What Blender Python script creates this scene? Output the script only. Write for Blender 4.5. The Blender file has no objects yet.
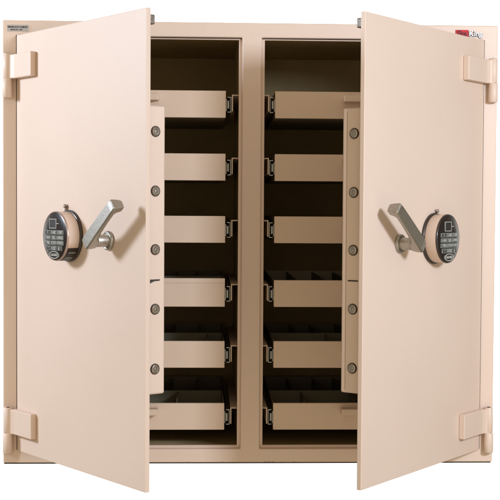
import bpy, bmesh, math, random
from mathutils import Vector, Matrix
random.seed(4)
S = bpy.context.scene
COL = S.collection

# ------------------------------------------------------------------ camera
CAM_POS = (-0.12368, -3.1685, 0.65065)
YAW, PITCH, ROLL = -0.04155, -0.03876, 0.00607
FPX, CX, CY = 1261.0, 254.12, 254.27
def view_dir(x3, z3):
    c, s = math.cos(ROLL), math.sin(ROLL); x = c*x3 - s*z3; z2 = s*x3 + c*z3; y2 = 1.0
    c, s = math.cos(PITCH), math.sin(PITCH); y = c*y2 - s*z2; z = s*y2 + c*z2
    c, s = math.cos(YAW), math.sin(YAW); return Vector((c*x - s*y, s*x + c*y, z))
fw = view_dir(0, 0); rt = view_dir(1, 0) - fw; up = view_dir(0, 1) - fw
cam = bpy.data.cameras.new('camera'); co = bpy.data.objects.new('camera', cam); COL.objects.link(co)
co.matrix_world = Matrix(((rt.x, up.x, -fw.x, CAM_POS[0]), (rt.y, up.y, -fw.y, CAM_POS[1]), (rt.z, up.z, -fw.z, CAM_POS[2]), (0, 0, 0, 1)))
cam.sensor_width = 36; cam.lens = FPX/500*36
cam.shift_x = (250 - CX)/500; cam.shift_y = (CY - 250)/500
cam.clip_end = 100; cam.clip_start = .05
S.camera = co

# ------------------------------------------------------------------ world, lamps, exposure
w = bpy.data.worlds.new('World'); S.world = w; w.use_nodes = True
w.node_tree.nodes['Background'].inputs[0].default_value = (1, .86, .635, 1)
# added frontal fill: world graded by direction, bright behind the camera, dim elsewhere
_nt = w.node_tree; _tc = _nt.nodes.new('ShaderNodeTexCoord'); _sx = _nt.nodes.new('ShaderNodeSeparateXYZ'); _mr = _nt.nodes.new('ShaderNodeMapRange')
_nt.links.new(_tc.outputs['Generated'], _sx.inputs[0]); _nt.links.new(_sx.outputs['Y'], _mr.inputs['Value'])
_mr.interpolation_type = 'SMOOTHSTEP'
_mr.inputs['From Min'].default_value = -.95; _mr.inputs['From Max'].default_value = .05
_mr.inputs['To Min'].default_value = .78; _mr.inputs['To Max'].default_value = .22
_nt.links.new(_mr.outputs['Result'], _nt.nodes['Background'].inputs[1])
S.view_settings.view_transform = 'Standard'; S.view_settings.look = 'None'
S.view_settings.exposure = 0; S.view_settings.gamma = 1

def area(name, pos, target, size, power, color=(1, 1, 1), sy=None):
    l = bpy.data.lights.new(name, 'AREA'); l.energy = power; l.color = color; l.size = size
    if sy: l.shape = 'RECTANGLE'; l.size_y = sy
    o = bpy.data.objects.new(name, l); COL.objects.link(o); o.location = pos
    o.rotation_euler = (Vector(target) - Vector(pos)).to_track_quat('-Z', 'Y').to_euler()
    return o
area('studio_lamp_right', (1.52, -2.51, 1.28), (0.2, 0, .40), .36, 56, (.86, .98, 1.17))
area('studio_lamp_left', (-2.9, -.30, 1.45), (-.42, -.25, .45), .5, 68, (.865, .99, 1.19))
for sx in (-1, 1):     # added unseen lamps behind the cabinet, to turn the backdrop pure white
    area('backdrop_wash_light', (sx*1.75, 1.05, .55), (sx*1.75, 2.6, .55), .9, 98, (1, 1, 1), 2.2)

# ------------------------------------------------------------------ materials
def mat(name, base, rough=.5, metal=0, bump=0, bscale=600, vary=0, vscale=5, coat=0, spec=.5, spots=0):
    m = bpy.data.materials.new(name); m.use_nodes = True
    nt = m.node_tree; b = nt.nodes['Principled BSDF']
    b.inputs['Base Color'].default_value = (*base, 1)
    b.inputs['Roughness'].default_value = rough; b.inputs['Metallic'].default_value = metal
    b.inputs['Specular IOR Level'].default_value = spec
    b.inputs['Coat Weight'].default_value = coat
    tc = nt.nodes.new('ShaderNodeTexCoord')
    if vary:
        n = nt.nodes.new('ShaderNodeTexNoise'); n.inputs['Scale'].default_value = vscale; n.inputs['Detail'].default_value = 5
        nt.links.new(tc.outputs['Object'], n.inputs['Vector'])
        r = nt.nodes.new('ShaderNodeValToRGB'); r.color_ramp.elements[0].position = .3; r.color_ramp.elements[1].position = .7
        r.color_ramp.elements[0].color = (*[c*(1-vary) for c in base], 1); r.color_ramp.elements[1].color = (*[min(1, c*(1+vary)) for c in base], 1)
        nt.links.new(n.outputs['Fac'], r.inputs['Fac']); src = r.outputs['Color']
        if spots:
            v = nt.nodes.new('ShaderNodeTexNoise'); v.inputs['Scale'].default_value = 55; v.inputs['Detail'].default_value = 3
            nt.links.new(tc.outputs['Object'], v.inputs['Vector'])
            rr = nt.nodes.new('ShaderNodeValToRGB'); rr.color_ramp.elements[0].position = .765; rr.color_ramp.elements[1].position = .79
            nt.links.new(v.outputs['Fac'], rr.inputs['Fac'])
            mx = nt.nodes.new('ShaderNodeMix'); mx.data_type = 'RGBA'; mx.inputs['B'].default_value = (*[c*spots for c in base], 1)
            nt.links.new(rr.outputs['Color'], mx.inputs['Factor']); nt.links.new(src, mx.inputs['A']); src = mx.outputs['Result']
        nt.links.new(src, b.inputs['Base Color'])
        mr = nt.nodes.new('ShaderNodeMapRange'); mr.inputs['To Min'].default_value = max(.05, rough-.07); mr.inputs['To Max'].default_value = rough+.08
        nt.links.new(n.outputs['Fac'], mr.inputs['Value']); nt.links.new(mr.outputs['Result'], b.inputs['Roughness'])
    if bump:
        n2 = nt.nodes.new('ShaderNodeTexNoise'); n2.inputs['Scale'].default_value = bscale; n2.inputs['Detail'].default_value = 2
        nt.links.new(tc.outputs['Object'], n2.inputs['Vector'])
        bp = nt.nodes.new('ShaderNodeBump'); bp.inputs['Strength'].default_value = bump; bp.inputs['Distance'].default_value = .0006
        nt.links.new(n2.outputs['Fac'], bp.inputs['Height']); nt.links.new(bp.outputs['Normal'], b.inputs['Normal'])
    return m
M = dict(
 tray=mat('cream_tray', (.80, .70, .55), .5, vary=.05),
 paint=mat('beige_paint', (.71, .550, .445), .46, bump=.5, bscale=420, vary=.02, vscale=3, spots=.9),
 inner=mat('drawer_paint', (.68, .52, .395), .5, bump=.25, bscale=500, vary=.03, vscale=6),
 liner=mat('shaded_liner', (.52, .39, .19), .7, bump=.2, vary=.12, vscale=7),  # compartment darkness put into the colour, deeper than the body paint
 tub=mat('shaded_tub', (.28, .23, .155), .55, vary=.12),  # little light inside the drawers, imitated by a darker colour than their fronts
 divider=mat('divider_metal', (.22, .20, .13), .5, vary=.15),
 fold=mat('fold_shadow_and_chips', (.26, .19, .13), .7),
 dark_gap=mat('dark_gap_and_trim', (.05, .035, .025), .8),  # near-black standing in for gap shade; also slots, pin holes, base trim
 steel=mat('brushed_steel', (.43, .40, .35), .40, 1, bump=.3, bscale=700, vary=.10, vscale=320),
 bolt=mat('bolt_steel', (.40, .36, .32), .28, 1, bump=.15, bscale=500, vary=.15, vscale=120),
 zinc=mat('zinc_rail', (.30, .29, .26), .38, 1, vary=.1, vscale=60),
 black=mat('black_plastic', (.018, .012, .010), .28, coat=.1, spec=.3),
 ring=mat('dark_ring', (.035, .022, .017), .35, coat=.3),
 bezel=mat('bezel_metal', (.55, .42, .37), .3, .8),
 key=mat('key_grey', (.26, .28, .25), .45),
 keyface=mat('key_face', (.05, .05, .045), .4),
 white=mat('legend_white', (.42, .41, .37), .4),
 sticker=mat('sticker_silver', (.42, .40, .37), .45, .2),
 ink=mat('black_ink', (.015, .013, .012), .5),
 red=mat('badge_red', (.50, .008, .014), .5, spec=.25),
 dark_red=mat('badge_dark_red', (.13, .004, .006), .5, spec=.25),
 chrome=mat('badge_chrome', (.70, .68, .66), .35, .2),
 backdrop=mat('white_backdrop', (.92, .92, .92), .9, spec=.1),
)

# ------------------------------------------------------------------ mesh builder
class MB:
    """collects shapes, builds ONE mesh object; materials by key"""
    def __init__(s): s.bm = bmesh.new(); s.keys = []
    def mi(s, k):
        if k not in s.keys: s.keys.append(k)
        return s.keys.index(k)
    def _merge(s, bm, k, mtx=None, smooth=False):
        if mtx is not None: bm.transform(mtx)
        bmesh.ops.recalc_face_normals(bm, faces=bm.faces)
        i = s.mi(k)
        for f in bm.faces: f.material_index = i; f.smooth = smooth
        me = bpy.data.meshes.new('t'); bm.to_mesh(me); bm.free(); s.bm.from_mesh(me); bpy.data.meshes.remove(me)
    def box(s, x0, x1, y0, y1, z0, z1, k, bev=0, mtx=None, seg=2):
        bm = bmesh.new()
        bmesh.ops.create_cube(bm, size=1)
        bmesh.ops.scale(bm, vec=(abs(x1-x0), abs(y1-y0), abs(z1-z0)), verts=bm.verts)
        bmesh.ops.translate(bm, vec=((x0+x1)/2, (y0+y1)/2, (z0+z1)/2), verts=bm.verts)
        if bev: bmesh.ops.bevel(bm, geom=bm.edges[:], offset=bev, segments=seg, profile=.5, affect='EDGES')
        s._merge(bm, k, mtx, bool(bev) and seg > 3)
    def lathe(s, prof, k, mtx, n=40, smooth=True):
        """prof: (radius, height) pairs about local z"""
        bm = bmesh.new(); rings = []
        for r, h in prof:
            if r < 1e-6: rings.append([bm.verts.new((0, 0, h))])
            else: rings.append([bm.verts.new((r*math.cos(2*math.pi*i/n), r*math.sin(2*math.pi*i/n), h)) for i in range(n)])
        for a, b in zip(rings, rings[1:]):
            for i in range(n):
                j = (i+1) % n
                if len(a) == 1 and len(b) == 1: continue
                if len(a) == 1: bm.faces.new((a[0], b[i], b[j]))
                elif len(b) == 1: bm.faces.new((a[i], a[j], b[0]))
                else: bm.faces.new((a[i], a[j], b[j], b[i]))
        bmesh.ops.recalc_face_normals(bm, faces=bm.faces)
        s._merge(bm, k, mtx, smooth)
    def prism(s, pts, y0, y1, k, bev=0, mtx=None, seg=2):
        """polygon in xz, extruded along y"""
        bm = bmesh.new()
        a = [bm.verts.new((x, y0, z)) for x, z in pts]; b = [bm.verts.new((x, y1, z)) for x, z in pts]
        bm.faces.new(a); bm.faces.new(b[::-1])
        for i in range(len(pts)):
            j = (i+1) % len(pts); bm.faces.new((a[i], b[i], b[j], a[j]))
        bmesh.ops.recalc_face_normals(bm, faces=bm.faces)
        if bev: bmesh.ops.bevel(bm, geom=bm.edges[:], offset=bev, segments=seg, profile=.5, affect='EDGES')
        s._merge(bm, k, mtx)
    def grid(s, xs, zs, holes, y0, y1, k):
        """plate with rectangular openings (cells listed in holes)"""
        bm = bmesh.new(); nx, nz = len(xs), len(zs)
        V = {(i, j, q): bm.verts.new((xs[i], (y0, y1)[q], zs[j])) for i in range(nx) for j in range(nz) for q in (0, 1)}
        solid = {(i, j) for i in range(nx-1) for j in range(nz-1)} - set(holes)
        for i, j in solid:
            for q in (0, 1): bm.faces.new((V[i, j, q], V[i+1, j, q], V[i+1, j+1, q], V[i, j+1, q]))
            for di, dj, e in ((-1, 0, ((i, j), (i, j+1))), (1, 0, ((i+1, j), (i+1, j+1))), (0, -1, ((i, j), (i+1, j))), (0, 1, ((i, j+1), (i+1, j+1)))):
                if (i+di, j+dj) not in solid: bm.faces.new((V[(*e[0], 0)], V[(*e[1], 0)], V[(*e[1], 1)], V[(*e[0], 1)]))
        bmesh.ops.dissolve_limit(bm, angle_limit=.01, verts=bm.verts, edges=bm.edges)
        s._merge(bm, k)
    def text(s, body, size, k, mtx, depth=.0004, bold=0, align='CENTER', space=1.0):
        """lettering as thin solid glyphs; local x right, local y up, z towards the reader"""
        c = bpy.data.curves.new('t', 'FONT'); c.body = body; c.size = size; c.extrude = depth; c.offset = bold
        c.align_x = align; c.align_y = 'CENTER'; c.space_character = space; c.resolution_u = 3
        o = bpy.data.objects.new('t', c); COL.objects.link(o)
        dg = bpy.context.evaluated_depsgraph_get(); dg.update()
        me = bpy.data.meshes.new_from_object(o.evaluated_get(dg))
        bm = bmesh.new(); bm.from_mesh(me); bpy.data.meshes.remove(me); bpy.data.objects.remove(o); bpy.data.curves.remove(c)
        s._merge(bm, k, mtx)
    def build(s, name, parent=None, bevel=0, label=None):
        me = bpy.data.meshes.new(name); s.bm.to_mesh(me); s.bm.free()
        for k in s.keys: me.materials.append(M[k])
        o = bpy.data.objects.new(name, me); COL.objects.link(o); o.parent = parent
        if bevel:
            m = o.modifiers.new('bevel', 'BEVEL'); m.width = bevel; m.segments = 3; m.limit_method = 'ANGLE'; m.angle_limit = math.radians(50)
            m.harden_normals = False
        if label: o['label'] = label
        return o

# ------------------------------------------------------------------ dimensions (metres)
W, H, D = 1.24, 1.1066, .64
h = W/2; TT, TB, PW, SW = .0373, .0349, .02423, .040
OX = h - SW

cab = bpy.data.objects.new('security_cabinet', None); COL.objects.link(cab)
cab['label'] = 'beige steel security cabinet with both thick doors swung open, showing two columns of drawers'
cab['category'] = 'cabinet'

# white studio backdrop
b = MB(); b.box(-4, 4, 2.6, 2.63, -2.4, 3.6, 'backdrop'); bd = b.build('backdrop'); bd['kind'] = 'structure'

# body: face frame, shell, base
b = MB()
b.grid([-h, -OX, -PW, PW, OX, h], [0, TB, H-TT, H], [(1, 1), (3, 1)], 0, .021, 'paint')
b.grid([-h, -h+.022, h-.022, h], [0, .016, H-.014, H], [(1, 1)], .021, D-.02, 'paint')
b.box(-h, h, D-.02, D, 0, H, 'paint')
body = b.build('cabinet_body', cab, bevel=.003)
LX = .0324; LZ0, LZ1 = .0415, 1.0650
b = MB()
b.grid([-OX-.003, -OX+.009, -LX, LX, OX-.009, OX+.003], [TB-.003, LZ0, LZ1, H-TT+.003], [(1, 1), (3, 1)], .0125, .0225, 'paint')
b.build('door_rebate', body, bevel=.001)
# dark line in the corner between face frame and rebate
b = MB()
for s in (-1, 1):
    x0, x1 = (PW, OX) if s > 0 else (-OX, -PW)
    b.box(x0+.0005, x1-.0005, .0085, .0123, H-TT-.0016, H-TT-.0001, 'dark_gap')
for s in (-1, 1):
    xa, xb = sorted((s*.5838, s*.5862)); b.box(xa, xb, -.0006, .001, .0335, 1.0695, 'dark_gap')  # dark strip painted on as the shadow gap beside each hinge edge
b.build('gap_shade_lines', body)
b = MB(); b.box(-h+.002, h-.004, .0008, D-.01, -.0026, -.0003, 'dark_gap'); b.build('base_trim', body)
# chipped paint along the lower edge
for x, z, wd, ht in ((.036, .0026, .004, .0016), (.0425, .0020, .006, .0012), (.050, .0028, .003, .0018), (.057, .0018, .005, .0010), (-.07, .0020, .003, .0010), (.11, .0022, .004, .0012), (-.155, .0024, .003, .0012)):
    b = MB(); b.prism([(x, z-ht*.6), (x+wd*.5, z-ht), (x+wd, z-ht*.3), (x+wd*.7, z+ht*.4), (x+wd*.3, z+ht*.2)], -.0003, .0004, 'fold'); b.build('paint_chip', body)
# interior lining, one tray per column
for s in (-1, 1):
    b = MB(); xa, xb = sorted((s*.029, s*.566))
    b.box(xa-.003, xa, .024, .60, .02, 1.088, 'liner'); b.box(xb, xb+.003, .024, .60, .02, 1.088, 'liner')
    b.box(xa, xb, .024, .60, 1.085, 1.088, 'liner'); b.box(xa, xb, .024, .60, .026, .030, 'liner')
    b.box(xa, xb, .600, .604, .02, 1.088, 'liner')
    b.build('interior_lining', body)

# frame half of the hinges
def cyl(r, z0, z1, bev=.0015):
    return [(0, z0), (r-bev, z0), (r, z0+bev), (r, z1-bev), (r-bev, z1), (0, z1)]
KX, KY = .6090, -.0130
for s in (-1, 1):
    for z0, z1 in ((.9125, .9615), (.0262, .0780)):
        b = MB()
        b.lathe(cyl(.0120, z0, z1, .0022), 'paint', Matrix.Translation((s*(KX-.0025), KY+.001, 0)), 32)
        xa, xb = sorted((s*(KX-.0125), s*(KX+.007)))
        b.prism([(xa, z0+.001), (xb, z0+.001), (xb, z1-.001), (xa, z1-.001)] if s > 0 else [(xa, z0+.001), (xb, z0+.001), (xb, z1-.001), (xa, z1-.001)], -.0095, -.0002, 'paint', .0012)
        b.lathe(cyl(.0045, z1-.001, z1+.004, .0004), 'bolt', Matrix.Translation((s*KX, KY, 0)), 16)
        b.build('hinge_knuckle', body)

# sticker on the top left of the frame, badge on the top right
FR = Matrix(((1, 0, 0, 0), (0, 0, -1, 0), (0, 1, 0, 0), (0, 0, 0, 1)))   # text plane facing -y
def face_at(x, y, z): return Matrix.Translation((x, y, z)) @ FR
b = MB()
b.box(-.6080, -.5555, -.0009, -.0001, 1.0785, 1.0945, 'sticker', .0003)
b.text('FIREPROOF CABINET', .0060, 'ink', face_at(-.5818, -.0010, 1.0888), .0002, .00012, space=.87)
b.text('MADE IN  USA', .0046, 'ink', face_at(-.5850, -.0010, 1.0825), .0002, .00012, space=1.0)
b.build('sticker', body, label='small silver sticker with two lines of black print')
b = MB()
b.box(.5118, .5442, -.0022, -.0001, 1.0768, 1.0948, 'red', .0007)
b.text('Fire', .0185, 'dark_red', face_at(.5280, -.0024, 1.0850), .0005, .0005, space=.86)
b.text('King', .0190, 'ink', face_at(.5622, -.0012, 1.0845), .0010, .0008, space=.98)
b.text('King', .0190, 'chrome', face_at(.5618, -.0034, 1.0848), .0010, .00005, space=.98)
b.build('badge', body, label='raised badge with red and white letters')

# ------------------------------------------------------------------ doors
DW, DT, ZB, ZT = .5825, .0115, .0323, 1.0680
def key_legend(): return [['1', '2 ABC', '3 DEF'], ['4 GHI', '5 JKL', '6 MNO'], ['7 PRS', '8 TUV', '9 WXY'], ['*', '0 QZ', '#']]

def make_door(s, px, ang, plate_u):
    """s=+1 hinged on the left, -1 hinged on the right; local x = s*u, local y = -n (n outward)"""
    b = MB(); xa, xb = sorted((0, s*DW))
    b.box(xa, xb, 0, DT, ZB, ZT, 'paint')
    door = b.build('door', cab, bevel=.0016, label='left door, face toward the left, lever pointing up and right' if s > 0 else 'right door, face toward the right, lever pointing up and left')
    door.location = (px, -.0049, 0); door.rotation_euler = (0, 0, ang)
    # thick inner door with the locking bolts in its free edge
    b = MB()
    xa, xb = sorted((s*.055, s*(DW-.018)))
    t = .0618 if s > 0 else .0662
    b.box(xa, xb, DT+.0002, t, .2395, .8640, 'paint', .0045, seg=3)
    fx = s*(DW-.018)
    # thin dark strip painted in as the fold's shadow line
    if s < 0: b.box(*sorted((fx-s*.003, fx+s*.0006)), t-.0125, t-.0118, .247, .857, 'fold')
    inner = b.build('inner_door', door)
    # slot
    b = MB()
    y0, y1 = (.0204, .0480) if s > 0 else (.0234, .0489)
    ew = Matrix.Translation((fx+s*.0002, 0, 0)) @ Matrix.Rotation(math.radians(90), 4, 'Z')
    if s > 0: pts = [(y0, .4895), (y1, .4895), (y1, .4865), (y0+.013, .4855), (y0, .4800)]
    else: pts = [(y0, .4885), (y1, .4885), (y1, .4855), (y0, .4855)]
    b.prism(pts, -.0006, .0006, 'dark_gap', 0, ew)
    b.build('slot', door)
    EM = Matrix.Translation((fx, 0, 0)) @ Matrix.Rotation(math.radians(90*s), 4, 'Y')
    for z in (.8083, .6802, .5540, .4250, .2950):
        b = MB()
        m = Matrix.Translation((fx, .0358, z)) @ Matrix.Rotation(math.radians(90*s), 4, 'Y')
        b.lathe([(0, -.01), (.0102, -.01), (.0102, .0026), (.0094, .0042), (.0080, .0050), (.0040, .0049), (.0034, .0043), (0, .0047)], 'bolt', m, 36, False)
        b.lathe([(.0104, .0001), (.0119, .0003), (.0119, .0012), (.0104, .0015)], 'dark_gap', m, 30)
        b.build('locking_bolt', door)
    # catch at the top of the free edge
    b = MB(); xa, xb = sorted((s*(DW-.030), s*(DW-.006)))
    b.box(xa, xb, DT+.0002, .0262, 1.0350, 1.0560, 'bolt', .0025)
    b.build('latch', door)
    # door half of the hinges
    lx, n = -.0095*s, .0200
    for z0, z1 in ((.9622, 1.0225), (.0787, .1415)):
        b = MB()
        b.lathe(cyl(.0112, z0, z1), 'paint', Matrix.Translation((s*-.0095, -n, 0)), 28)
        pts = [(-s*.0, .0002), (s*plate_u, .0002), (s*plate_u, .0158), (s*.016, .0158), (s*.004, .0195), (-s*.004, .0290), (-s*.0095, .0200), (-s*.0095, .0100)]
        zr = Matrix(((1, 0, 0, 0), (0, 0, -1, 0), (0, 1, 0, 0), (0, 0, 0, 1)))     # (x, e, z) -> (x, -z, e)
        b.prism(pts, z0-.0022, z1-.0035, 'paint', .0020, zr, seg=3)
        b.lathe([(0, z1-.001), (.0042, z1-.001), (.0042, z1+.0012), (0, z1+.0012)], 'dark_gap', Matrix.Translation((s*-.0095, -n, 0)), 16)
        b.build('hinge', door)
    # ---- round keypad lock
    ku, kz = (.2625, .5770) if s > 0 else (.2615, .5752)
    def kp(dx=0, n=0, dz=0): return Matrix.Translation((s*ku+dx, -n, kz+dz)) @ FR     # local z = outward
    b = MB()
    b.lathe([(0, .0002), (.0600, .0002), (.0606, .0015), (.0606, .0050), (.0590, .0068), (.050, .0070)], 'ring', kp(), 64)
    b.lathe([(.0558, .0068), (.0565, .0080), (.0572, .0340), (.0574, .0352)], 'paint', kp(), 64)
    b.lathe([(.0574, .0352), (.0579, .0368), (.0572, .0390), (.0556, .0398)], 'bezel' if s > 0 else 'ring', kp(), 64)
    b.lathe([(.0556, .0392), (.0535, .0402), (.0300, .0412), (0, .0415)], 'black', kp(), 64)
    # display window with its arrow
    ox = -.006
    for (xa, xb, za, zb) in ((-.016, .016, .0385, .0400), (-.016, .016, .0175, .0190), (-.016, -.0145, .0190, .0385), (.0145, .016, .0190, .0385), (.016, .027, .0282, .0298)):
        b.box(ox+xa, ox+xb, za, zb, .0400, .0424, 'white', 0, kp())
    b.box(ox-.0143, ox+.0143, .0192, .0383, .0400, .0419, 'ink', 0, kp())
    for r, row in enumerate(key_legend()):
        zc = .0085 - r*.0122
        for c, t in enumerate(row):
            wk = .0265 if r < 3 else .0225; xc = (c-1)*(wk+.0016)
            b.box(xc-wk/2, xc+wk/2, zc-.0050, zc+.0050, .0395, .0426, 'key', .0006, kp())
            b.box(xc-wk/2+.0009, xc+wk/2-.0009, zc-.0041, zc+.0041, .0400, .0430, 'keyface', .0003, kp())
            b.text(t, .0086, 'white', kp(xc, .0431, zc), .0002, .00030, space=.95)
    # oval maker's mark: raised ring with an inset name
    N = 28
    for i in range(N):
        a0, a1 = 2*math.pi*i/N, 2*math.pi*(i+1)/N
        p = [(.0225*math.cos(a0), .0088*math.sin(a0)), (.0225*math.cos(a1), .0088*math.sin(a1)), (.0203*math.cos(a1), .0070*math.sin(a1)), (.0203*math.cos(a0), .0070*math.sin(a0))]
        b.prism(p, -.0428, -.0400, 'white', 0, Matrix.Translation((s*ku, 0, kz-.0435)))
    b.text('LAGARD', .0082, 'white', kp(0, .0418, -.0435), .0004, .0003)
    # side grip slit on the housing
    b.box(s*.0555-.0014, s*.0555+.0014, -.0040, .0040, .0300, .0350, 'bezel', .0005, kp())
    if s > 0:      # battery bay cut out of the lower side of the housing
        R0, R1 = .0560, .0582; prof = []
        for i in range(15):
            a = math.radians(-28 - i*3.6); prof.append((R1*math.cos(a), R1*math.sin(a)))
        for i in range(14, -1, -1):
            a = math.radians(-28 - i*3.6); prof.append((R0*math.cos(a), R0*math.sin(a)))
        b.prism(prof, -.0345, -.0070, 'black', 0, Matrix.Translation((s*ku, 0, kz)))
        for ad in (-40, -58, -72):
            a = math.radians(ad); b.box(-.0006, .0008, -.0016, .0016, .012, .030, 'key', 0, kp() @ Matrix.Rotation(a, 4, 'Z') @ Matrix.Translation((.0582, 0, 0)))
    b.build('keypad', door)
    b = MB(); zz = .6465 if s > 0 else .6400; uu = .2490 if s > 0 else .2536
    m = Matrix.Translation((s*uu, 0, zz)) @ FR
    b.lathe([(0, 0.0002), (.0038, .0002), (.0042, .004), (.0036, .0085), (0, .0095)], 'bolt', m, 20)
    if s > 0: b.box(-.0016, .0016, -.011, 0, .0002, .006, 'bolt', .0006, m)
    b.build('cable_stud', door)
    # ---- lever handle
    hu, hz = (.4345, .5705) if s > 0 else (.4245, .5662)
    m = Matrix.Translation((s*hu, 0, hz)) @ FR
    b = MB()
    b.lathe([(0, .0002), (.0215, .0002), (.0218, .0020), (.0213, .0060), (.0190, .0082), (.0165, .0078), (.0150, .0070), (.0150, .0085), (.0138, .020), (.0142, .034), (.0105, .040)], 'steel', m, 48)
    # lever bar: tapered, rounded, leaning toward the free edge
    ang2 = math.radians(37.5)
    LM = Matrix.Translation((s*hu, 0, hz)) @ (Matrix.Rotation(-ang2, 4, 'Y') if s > 0 else Matrix.Rotation(math.pi+ang2, 4, 'Y') @ Matrix.Diagonal((1, 1, 1, 1)))
    bm = bmesh.new()
    secs = [(-.0160, .0095, .0345, .0570), (-.0120, .0142, .0310, .0590), (.0000, .0164, .0300, .0600), (.0120, .0162, .0350, .0602), (.026, .0160, .0425, .0602), (.045, .0155, .0445, .0602), (.085, .0148, .0450, .0600), (.112, .0142, .0440, .0598), (.1185, .0140, .0385, .0598), (.1215, .0138, .0315, .0597), (.1310, .0132, .0300, .0590), (.1345, .0118, .0315, .0570)]
    rings = []
    for x, hw, n0, n1 in secs:
        c = .0028; ring = []
        for (a, nn) in ((-hw+c, n1), (hw-c, n1), (hw, n1-c), (hw*.96, (n0+n1)/2), (hw*.80, n0+c), (hw*.80-c, n0), (-hw*.80+c, n0), (-hw*.80, n0+c), (-hw*.96, (n0+n1)/2), (-hw, n1-c)):
            ring.append(bm.verts.new((x, -nn, a)))
        rings.append(ring)
    for a, c in zip(rings, rings[1:]):
        for i in range(len(a)):
            j = (i+1) % len(a); bm.faces.new((a[i], a[j], c[j], c[i]))
    bm.faces.new(rings[0]); bm.faces.new(rings[-1][::-1])
    b._merge(bm, 'steel', LM)
    b.build('lever_handle', door, bevel=.0008)
    return door
make_door(1, -.5844, -math.radians(54.094), .1010)
make_door(-1, .58477, math.radians(51.777), .1170)

# ------------------------------------------------------------------ drawers
centers = [.9058, .7470, .5890, .4262, .2702, .1112]
def make_drawer(s, zc, row):
    b = MB(); xi = .0645 if s < 0 else .0605; xo = .5445
    hh = .0340; xa, xb = sorted((s*xi, s*xo)); y0 = .035; dep = .52
    b.box(xa, xb, y0, y0+.0105, zc-hh, zc+hh, 'inner', .0009)
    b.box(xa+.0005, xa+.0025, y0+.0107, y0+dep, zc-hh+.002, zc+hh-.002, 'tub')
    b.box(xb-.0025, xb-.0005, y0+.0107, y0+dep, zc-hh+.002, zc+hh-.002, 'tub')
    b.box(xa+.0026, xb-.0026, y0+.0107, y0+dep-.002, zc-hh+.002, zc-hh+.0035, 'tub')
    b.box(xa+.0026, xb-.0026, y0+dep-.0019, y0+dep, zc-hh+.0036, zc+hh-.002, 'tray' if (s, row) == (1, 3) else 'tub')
    if (s, row) == (-1, 3): b.box(xa, xb, y0-.0018, y0+.009, zc+.0265, zc+.0385, 'inner', .0008)
    dr = b.build('drawer', cab)
    # pull on the front
    b = MB(); b.box(s*.3025-.070, s*.3025+.070, y0-.0300, y0-.0002, zc+.0065, zc+.0235, 'inner', .003, seg=3)
    b.build('pull', dr)
    # slides and their wall brackets
    for side in (0, 1):
        e = (s*xi, s*xo)[side]; d = (-s, s)[side]        # d: from the drawer towards the wall
        b = MB()
        def bx(u0, u1, z0, z1, k, ya=y0-.004, yb=y0+.50, bev=0):
            p, q = sorted((e+d*u0, e+d*u1)); b.box(p, q, ya, yb, zc+z0, zc+z1, k, bev)
        g = .0185 if (s < 0 or side) else .0190
        bx(.0008, .0026, -.017, .013, 'zinc', y0+.001)
        bx(.0040, .0085, -.011, .009, 'zinc', y0-.003, bev=.0006)             # inner member
        bx(.0090, .0105, -.0150, .0150, 'dark_gap', y0+.004)
        bx(.0045, .0135, -.0205, -.0185, 'zinc', y0-.001)
        bx(.0045, .0135, .0165, .0185, 'zinc', y0-.001)
        bx(.0120, .0137, -.0184, .0164, 'zinc', y0-.001)
        b.build('slide', dr)
        b = MB()
        bx(.0155, .0180, -.0175, .0215, 'inner', y0-.006)
        bx(.0155, .0345, .0216, .0238, 'inner', y0-.006)
        b.build('slide_bracket', dr)
    # loose metal dividers in the lower drawers
    if row >= 3:
        zt = zc+hh-.004
        cell = (s, row) == (1, 3)                # this drawer has lengthwise dividers only
        if not cell: b = MB(); b.box(xa+.004, xb-.004, y0+.250, y0+.252, zc-hh+.004, zt, 'divider'); b.build('divider', dr)
        k = 7
        for i in range(1, k):
            x = xa + (xb-xa)*i/k + (0.003*((i*7+row*3) % 5 - 2))
            b = MB(); b.box(x-.0008, x+.0008, y0+(.03 if cell else .254), y0+dep-.004, zc-hh+.004, zt-.001, 'divider'); b.build('divider', dr)
            if not cell and i % 2 == (row % 2):
                x += .02
                b = MB(); b.box(x-.0008, x+.0008, y0+.12, y0+.249, zc-hh+.004, zt-.003, 'divider'); b.build('divider', dr)
    return dr
for s in (-1, 1):
    for row, zc in enumerate(centers):
        make_drawer(s, zc, row)
